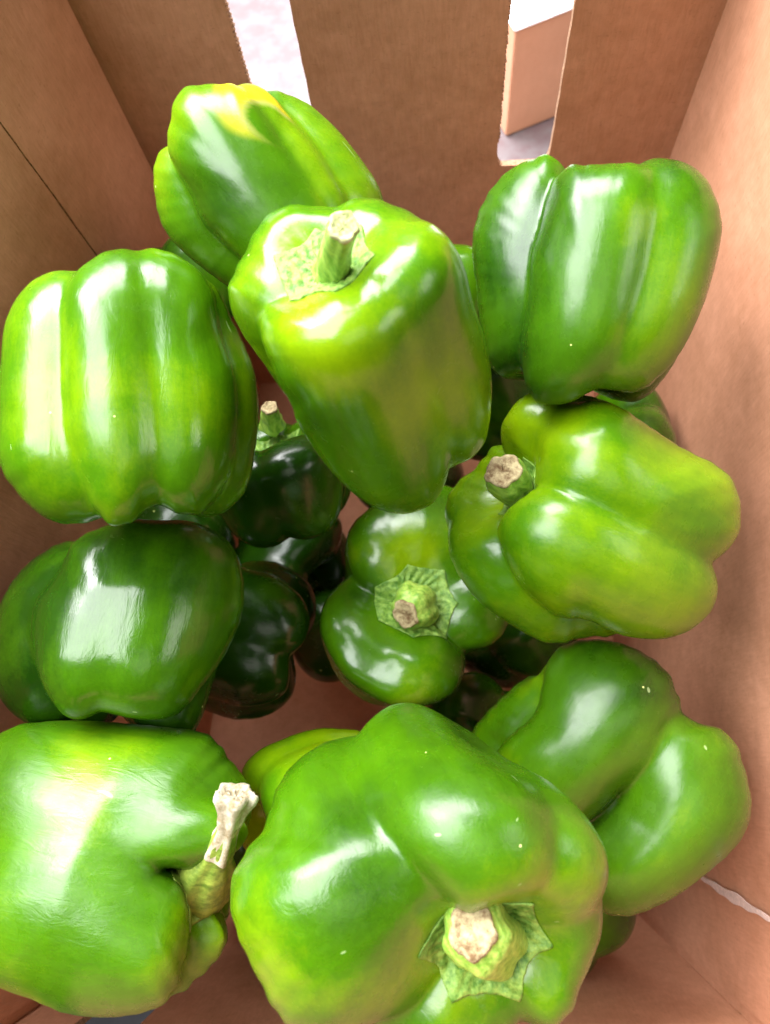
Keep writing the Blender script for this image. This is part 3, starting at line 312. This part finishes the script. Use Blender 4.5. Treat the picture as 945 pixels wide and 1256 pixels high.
 dict(R=0.042, L=0.055, tp=0.15, ct=0.4, cm=0.33, cb=0.42, gt=0.6, gb=0.7, pit=0.35, pb=0.25, bx=0.0, by=0.0, tw=0.1, a=[0.0, 1.6, 3.1, 4.7], k=[1.0, 1.0, 1.0, 1.0], t=[0.0, 0.0, 0.0, 0.0], b=[0.0, 0.0, 0.0, 0.0], o=[0.01735, 0.00433, -0.45354], F=[[-0.59345, 0.49644, 0.63353], [-0.33036, -0.868, 0.37072], [0.73395, 0.01071, 0.67912]], s=[1.0, 1.0, 1.0, 1.0, 1.0, 1.0, 1.0, 1.0, 1.0, 1.0, 1.0, 1.0, 1.0, 1.0, 1.0, 1.0, 1.0, 1.0, 1.0, 1.0, 1.0, 1.0, 1.0, 1.0, 1.0, 1.0, 1.0, 1.0, 1.0, 1.0, 1.0, 1.0, 1.0, 1.0, 1.0, 1.0, 1.0, 1.0, 1.0, 1.0, 1.0, 1.0, 1.0, 1.0, 1.0, 1.0, 1.0, 1.0], ex=[-0.5522, 0.5292, 0.6442], ey=[-0.3444, -0.8485, 0.4018], tint=0.22, label='dark green bell pepper barely showing below the small centre pepper'),
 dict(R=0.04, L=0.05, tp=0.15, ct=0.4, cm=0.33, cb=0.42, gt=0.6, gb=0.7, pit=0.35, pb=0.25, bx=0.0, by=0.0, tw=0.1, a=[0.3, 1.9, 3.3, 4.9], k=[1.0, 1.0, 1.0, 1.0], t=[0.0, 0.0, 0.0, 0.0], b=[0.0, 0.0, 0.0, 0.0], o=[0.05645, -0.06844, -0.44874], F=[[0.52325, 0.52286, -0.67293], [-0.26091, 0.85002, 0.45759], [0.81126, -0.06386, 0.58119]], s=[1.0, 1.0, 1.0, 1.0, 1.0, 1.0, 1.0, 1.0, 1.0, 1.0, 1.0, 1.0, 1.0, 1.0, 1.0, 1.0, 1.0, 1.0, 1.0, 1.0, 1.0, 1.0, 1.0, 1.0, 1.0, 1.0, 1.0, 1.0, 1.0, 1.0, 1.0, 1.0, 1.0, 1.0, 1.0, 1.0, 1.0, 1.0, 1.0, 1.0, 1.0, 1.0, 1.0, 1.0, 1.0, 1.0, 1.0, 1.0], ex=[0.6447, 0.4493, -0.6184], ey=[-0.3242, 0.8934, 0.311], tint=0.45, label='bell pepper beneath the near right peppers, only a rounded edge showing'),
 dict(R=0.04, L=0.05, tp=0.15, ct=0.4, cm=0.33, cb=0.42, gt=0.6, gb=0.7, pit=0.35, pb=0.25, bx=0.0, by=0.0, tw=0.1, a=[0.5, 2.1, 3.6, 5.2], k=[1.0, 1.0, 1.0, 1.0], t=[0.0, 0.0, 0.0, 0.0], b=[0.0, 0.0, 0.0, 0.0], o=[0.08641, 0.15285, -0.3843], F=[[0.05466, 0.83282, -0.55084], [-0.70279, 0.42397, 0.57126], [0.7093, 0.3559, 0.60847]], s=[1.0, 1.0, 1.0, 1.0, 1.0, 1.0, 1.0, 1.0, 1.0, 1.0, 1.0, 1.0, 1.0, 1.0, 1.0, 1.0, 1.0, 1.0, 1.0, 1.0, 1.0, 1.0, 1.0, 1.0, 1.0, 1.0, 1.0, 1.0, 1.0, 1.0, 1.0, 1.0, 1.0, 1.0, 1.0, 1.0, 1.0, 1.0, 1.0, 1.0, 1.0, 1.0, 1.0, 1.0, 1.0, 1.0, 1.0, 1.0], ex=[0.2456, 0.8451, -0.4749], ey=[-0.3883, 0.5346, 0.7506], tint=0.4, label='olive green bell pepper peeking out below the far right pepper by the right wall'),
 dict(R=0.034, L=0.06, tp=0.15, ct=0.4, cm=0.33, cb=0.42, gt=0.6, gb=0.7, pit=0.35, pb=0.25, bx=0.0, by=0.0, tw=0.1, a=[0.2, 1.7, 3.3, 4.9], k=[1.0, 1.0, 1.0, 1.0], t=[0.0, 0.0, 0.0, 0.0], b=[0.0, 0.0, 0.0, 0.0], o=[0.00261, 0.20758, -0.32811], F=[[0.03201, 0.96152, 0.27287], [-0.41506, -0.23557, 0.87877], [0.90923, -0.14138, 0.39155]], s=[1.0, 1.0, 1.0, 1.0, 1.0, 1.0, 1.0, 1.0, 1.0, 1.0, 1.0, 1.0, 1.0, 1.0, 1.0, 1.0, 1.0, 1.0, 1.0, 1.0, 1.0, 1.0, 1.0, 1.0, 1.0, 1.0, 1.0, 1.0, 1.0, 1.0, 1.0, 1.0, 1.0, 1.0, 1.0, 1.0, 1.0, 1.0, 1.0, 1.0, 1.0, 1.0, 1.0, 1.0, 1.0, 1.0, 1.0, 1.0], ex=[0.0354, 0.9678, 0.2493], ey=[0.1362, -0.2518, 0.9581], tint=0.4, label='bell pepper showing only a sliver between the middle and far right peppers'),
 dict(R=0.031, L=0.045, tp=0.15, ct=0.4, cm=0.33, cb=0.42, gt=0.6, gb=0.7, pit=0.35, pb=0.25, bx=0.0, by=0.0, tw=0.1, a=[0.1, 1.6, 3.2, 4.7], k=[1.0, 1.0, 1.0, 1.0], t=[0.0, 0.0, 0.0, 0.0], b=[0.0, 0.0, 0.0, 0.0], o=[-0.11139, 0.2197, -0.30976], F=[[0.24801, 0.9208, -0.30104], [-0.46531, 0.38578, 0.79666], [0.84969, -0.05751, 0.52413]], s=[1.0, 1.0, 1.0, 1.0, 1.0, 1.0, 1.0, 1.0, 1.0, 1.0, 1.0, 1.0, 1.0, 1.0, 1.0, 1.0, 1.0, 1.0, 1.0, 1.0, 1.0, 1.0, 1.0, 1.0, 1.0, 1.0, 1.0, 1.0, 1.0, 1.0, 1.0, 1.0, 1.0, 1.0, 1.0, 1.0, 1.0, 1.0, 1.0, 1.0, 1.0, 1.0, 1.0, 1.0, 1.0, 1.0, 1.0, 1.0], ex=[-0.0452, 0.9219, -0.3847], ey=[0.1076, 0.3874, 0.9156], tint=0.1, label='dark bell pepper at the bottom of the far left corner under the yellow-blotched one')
]
TQ = np.array([0,.10,.21,.36,.54,.74,.90,.985,1.0,.985,.95,.88,.76,.58,.36,.15,0])
TS = np.array([0,0,0,.0,.0,.03,.10,.22,.40,.56,.70,.82,.92,.98,1,1,1])
TP = np.array([1,.98,.82,.36,.06,0,0,0,0,0,0,0,0,0,0,0,0])
TB = np.array([0,0,0,0,0,0,0,0,0,0,0,0,0,.04,.35,.8,1])
def crs(T, n):
    m = len(T); u = np.linspace(0, m - 1, n); i = np.minimum(u.astype(int), m - 2); t = u - i
    P = np.concatenate([[T[1]], T, [T[-2]]])
    if T is TQ: P[0] = -T[1]; P[-1] = -T[-2]
    a, b, c, d = P[i], P[i + 1], P[i + 2], P[i + 3]
    return .5 * ((2 * b) + (-a + c) * t + (2 * a - 5 * b + 4 * c - d) * t * t + (-a + 3 * b - 3 * c + d) * t ** 3)
def surface(p, nt, nv):
    th = np.arange(nt) * 2 * np.pi / nt
    q = crs(TQ, nv)[:, None]; s = crs(TS, nv)[:, None]; pt = crs(TP, nv)[:, None]; pb = crs(TB, nv)[:, None]
    q = np.maximum(q, 0); R, L = p['R'], p['L']
    a, kk_, t, b = [np.asarray(p[n], float) for n in ('a', 'k', 't', 'b')]
    c = p['ct'] + (p['cm'] - p['ct']) * np.clip(s / .45, 0, 1)
    c = np.where(s > .45, p['cm'] + (p['cb'] - p['cm']) * np.clip((s - .45) / .55, 0, 1) ** 1.3, c)
    d = th[None, :] - p['tw'] * s
    rs = []
    for ai, ki in zip(a, kk_):
        e = (d - ai + np.pi) % (2 * np.pi) - np.pi
        rl = 1 - c; sn = np.sin(e); cs = np.cos(e); disc = rl * rl - c * c * sn * sn
        r = np.where(disc > 0, c * cs + np.sqrt(np.maximum(disc, 1e-6)), .05)
        rs.append(np.maximum(r, .05) * ki)
    rs = np.array(rs); pw = 30.; mx = rs.max(0)
    wt = (rs / mx) ** pw; rho = mx * wt.sum(0) ** (1 / pw)
    w2 = (rs / mx) ** 8; w2 /= w2.sum(0)
    kk = (w2 * kk_[:, None, None]).sum(0)
    g = np.clip(1 - rho / kk, 0, 1)
    tt = (w2 * t[:, None, None]).sum(0); bb = (w2 * b[:, None, None]).sum(0)
    r = R * q * rho * (1 + p['tp'] * (.45 - s))
    sm = np.clip(q / .55, 0, 1); sm = sm * sm * (3 - 2 * sm)
    z = (L * .5 + R * (tt - p['gt'] * g) * sm) * (1 - s) + (-L * .5 - R * (bb - p['gb'] * g) * sm) * s - p['pit'] * R * pt + p['pb'] * R * pb
    x = r * np.cos(th) + p['bx'] * R * (s - .5) ** 2 * 2; y = r * np.sin(th) + p['by'] * R * (s - .5) ** 2 * 2
    return np.stack([x, y, z], -1), g, s + 0 * g, q + 0 * g
def sculpt(S, p):
    """hand-shaping of the outline: swell or pinch the body by direction"""
    ex, ey, s, R = np.array(p['ex']), np.array(p['ey']), np.array(p['s']), p['R']
    a = S @ ex; b = S @ ey; ph = np.arctan2(b, a); r = np.hypot(a, b)
    n = len(s); t = (ph + np.pi) / (2 * np.pi) * n - .5; i = np.floor(t).astype(int); fr = t - i; fr = fr * fr * (3 - 2 * fr)
    sv = s[i % n] * (1 - fr) + s[(i + 1) % n] * fr
    wt = np.clip(r / (.8 * R), 0, 1); wt = wt * wt * (3 - 2 * wt); m = ((sv - 1) * wt)[..., None]
    return S + m * (a[..., None] * ex + b[..., None] * ey)
def grid_mesh(name, V, closed_u=True):
    nv, nt = V.shape[:2]
    i = np.arange(nv - 1)[:, None] * nt; j = np.arange(nt if closed_u else nt - 1)[None, :]; j1 = (j + 1) % nt
    F = np.stack([i + j, i + nt + j, i + nt + j1, i + j1], -1).reshape(-1, 4)
    me = bpy.data.meshes.new(name); me.from_pydata(V.reshape(-1, 3).tolist(), [], F.tolist()); return me
def wobble(V, seed, amp):
    rg = np.random.default_rng(seed); D = np.zeros(V.shape[:2])
    for _ in range(14):
        kx = rg.normal(0, 1, 3); kx *= rg.uniform(40, 150) / np.linalg.norm(kx); D += np.sin(V @ kx + rg.uniform(0, 6.28)) / 14 ** .5
    return D * amp
def tube(name, pts, rad, seed, flute=.10, cap_mat=None, parent=None, dry=0):
    """curved, fluted stem with a cut end; returns the stem object"""
    P = [Vector(q) for q in pts]; n = 26; path = []; rr = []
    for i in range(n):
        u = i / (n - 1) * (len(P) - 1); a = min(int(u), len(P) - 2); t = u - a
        p0 = P[max(a - 1, 0)]; p1 = P[a]; p2 = P[a + 1]; p3 = P[min(a + 2, len(P) - 1)]
        path.append(.5 * ((2 * p1) + (p2 - p0) * t + (2 * p0 - 5 * p1 + 4 * p2 - p3) * t * t + (3 * p1 - p0 - 3 * p2 + p3) * t ** 3))
        r1, r2 = rad[a], rad[a + 1]; t2 = t * t * (3 - 2 * t); rr.append(r1 * (1 - t2) + r2 * t2)
    V = np.zeros((n, 40, 3)); th = np.arange(40) * 2 * math.pi / 40; up = Vector((.3, .9, .2)); rg = np.random.default_rng(seed)
    ph = rg.uniform(0, 6.28, 3)
    for i in range(n):
        tg = (path[min(i + 1, n - 1)] - path[max(i - 1, 0)]).normalized(); x = (up - tg * up.dot(tg)).normalized(); y = tg.cross(x)
        fl = 1 + flute * np.cos(5 * th + ph[0] + i * .05) * .7 + .05 * np.cos(2 * th + ph[1] + i * .1) + .03 * np.cos(9 * th + ph[2] + i * .22)
        for j in range(40): V[i, j] = path[i] + (x * math.cos(th[j]) + y * math.sin(th[j])) * rr[i] * fl[j]
    o = link_mesh('stem', grid_mesh('stem', V), parent, M_DRY if dry else M_STEM)
    # cut end
    tg = (path[-1] - path[-2]).normalized(); rings = [V[-1] - np.array(tg) * .0004]
    cen = np.array(path[-1])
    for s_, h in ((1.03, .0004), (.96, .0012), (.80, .0012), (.62, .0006), (.42, .0009), (.2, .0002), (.01, .0004)):
        ring = cen + (V[-1] - cen) * s_ + np.array(tg) * (h * (1 + dry)) + rg.normal(0, .00010 * (1 + dry), (40, 3)) * (s_ > .1)
        rings.append(ring)
    ring = np.stack(rings); c_ = link_mesh('cut_end', grid_mesh('cut_end', ring), o, cap_mat)
    return o
def calyx(p, S, par, seed):
    """leathery star-shaped collar round the stem, lying over the shoulder pit"""
    ca = p['calyx']; nt = S.shape[1]; nv = S.shape[0]; rg = np.random.default_rng(seed)
    th = np.arange(nt) * 2 * np.pi / nt; ph = rg.uniform(0, 6.28)
    tip = np.abs(((th * ca['n'] / (2 * np.pi) + ph) % 1) - .5) * 2     # 0 at tips
    pol = np.cos(np.pi / ca['n']) / np.cos((1 - tip) * np.pi / ca['n'])
    Rm = ca['r'] * (pol * 1.06 + .6 * ca['am'] * (1 - tip) ** 2.2 + .05 * np.sin(3 * th + ph) + .03 * np.sin(2 * th - ph))
    cen = S[0, 0]; rad = np.hypot(S[..., 0] - cen[0], S[..., 1] - cen[1]); arc = np.concatenate([np.zeros((1, nt)), np.cumsum(np.linalg.norm(np.diff(S, axis=0), axis=-1), 0)])
    m = 22; V = np.zeros((m + 3, nt, 3))
    for j in range(nt):
        for i in range(m):
            f_ = .12 + .88 * i / (m - 1); a_ = Rm[j] * f_
            q = np.array([np.interp(a_, arc[:40, j], S[:40, j, c]) for c in range(3)])
            lift = ca['lift'] * (1.15 - .9 * f_ + .35 * np.sin(f_ * 9) * .3) + ca['rough'] * (np.sin(th[j] * 23 + f_ * 14 + ph) * .35 + np.sin(th[j] * 11 - f_ * 20) * .35) * (1 - .5 * f_)
            q[2] += max(lift, .0004); V[i, j] = q
        V[m, j] = V[m - 1, j] - [0, 0, .0005]; V[m + 1, j] = V[m - 2, j] - [0, 0, .0012]; V[m + 2, j] = V[m - 4, j] - [0, 0, .002]
    o = link_mesh('calyx', grid_mesh('calyx', V), par, M_DRY if p.get('dry') else M_CALYX); return o
for idx, p in enumerate(PEPPERS):
    hero = 'calyx' in p or p['R'] > .03
    nt, nv = (200, 141) if hero else (96, 71)
    root = empty('bell_pepper', Vector(p['o']) + Vector((0, 0, CAMZ)), p['label'], 'bell pepper', 'green bell peppers piled in the box')
    root.matrix_world = Matrix.Translation(Vector(p['o']) + Vector((0, 0, CAMZ))) @ Matrix(p['F']).to_4x4()
    S, g, s, q = surface(p, nt, nv); S = sculpt(S, p)
    nrm = S - np.array([0, 0, 0]); nrm[..., 2] *= .5; nrm /= np.linalg.norm(nrm, axis=-1, keepdims=True) + 1e-9
    sm = np.clip(q / .5, 0, 1)
    S = S + nrm * (wobble(S, idx, .00045) * sm)[..., None]
    S[0] = S[0].mean(0); S[-1] = S[-1].mean(0)
    me = grid_mesh('flesh', S)
    at = me.attributes.new('pale', 'FLOAT', 'POINT')
    rg = np.random.default_rng(100 + idx)
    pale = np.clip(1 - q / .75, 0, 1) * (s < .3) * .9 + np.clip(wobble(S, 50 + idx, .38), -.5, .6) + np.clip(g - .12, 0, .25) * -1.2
    at.data.foreach_set('value', pale.reshape(-1).astype(np.float32))
    bl = np.zeros(S.shape[:2] + (4,)); bl[..., 3] = 1
    if 'patch' in p:
        dlt = S - np.array(p['patch'][:3]); dd = np.linalg.norm(dlt, axis=-1) + wobble(S, 900, .0022) + wobble(S * 4, 902, .0007); R0 = p['patch'][3]
        ring = np.clip((R0 - dd) / (.25 * R0), 0, 1); inner = np.clip((.0105 - np.linalg.norm(S - np.array(p['patch2']), axis=-1) - wobble(S, 901, .0020) - wobble(S * 4, 903, .0010)) / .004, 0, 1); bl[..., 0] = ring * (1 - inner)
        bl[..., 1] = ring * np.clip(1 - np.abs(inner - .5) * 2.2, 0, 1) * .55
    ca_ = me.color_attributes.new('blotch', 'FLOAT_COLOR', 'POINT'); ca_.data.foreach_set('color', bl.reshape(-1).astype(np.float32))
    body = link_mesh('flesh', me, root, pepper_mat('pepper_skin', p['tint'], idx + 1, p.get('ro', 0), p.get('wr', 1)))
    if 'stem' in p:
        if p.get('dry'):
            st = tube('stem', p['stem'][:5], p['sr'][:5], idx, .10, M_TIP['brown'], root, 1)
            dt = tube('stem', p['stem'][3:], [p['sr'][3] * 1.04] + [r * 1.08 for r in p['sr'][4:]], idx + 9, .22, M_TIP['white'], root, 1)
            dt.name = 'dry_stem_end'; dt.data.materials[0] = M_TIP['white']
        else:
            st = tube('stem', p['stem'], p['sr'], idx, .10, M_TIP[p['tipc']], root, 0)
        calyx(p, S, root, idx)
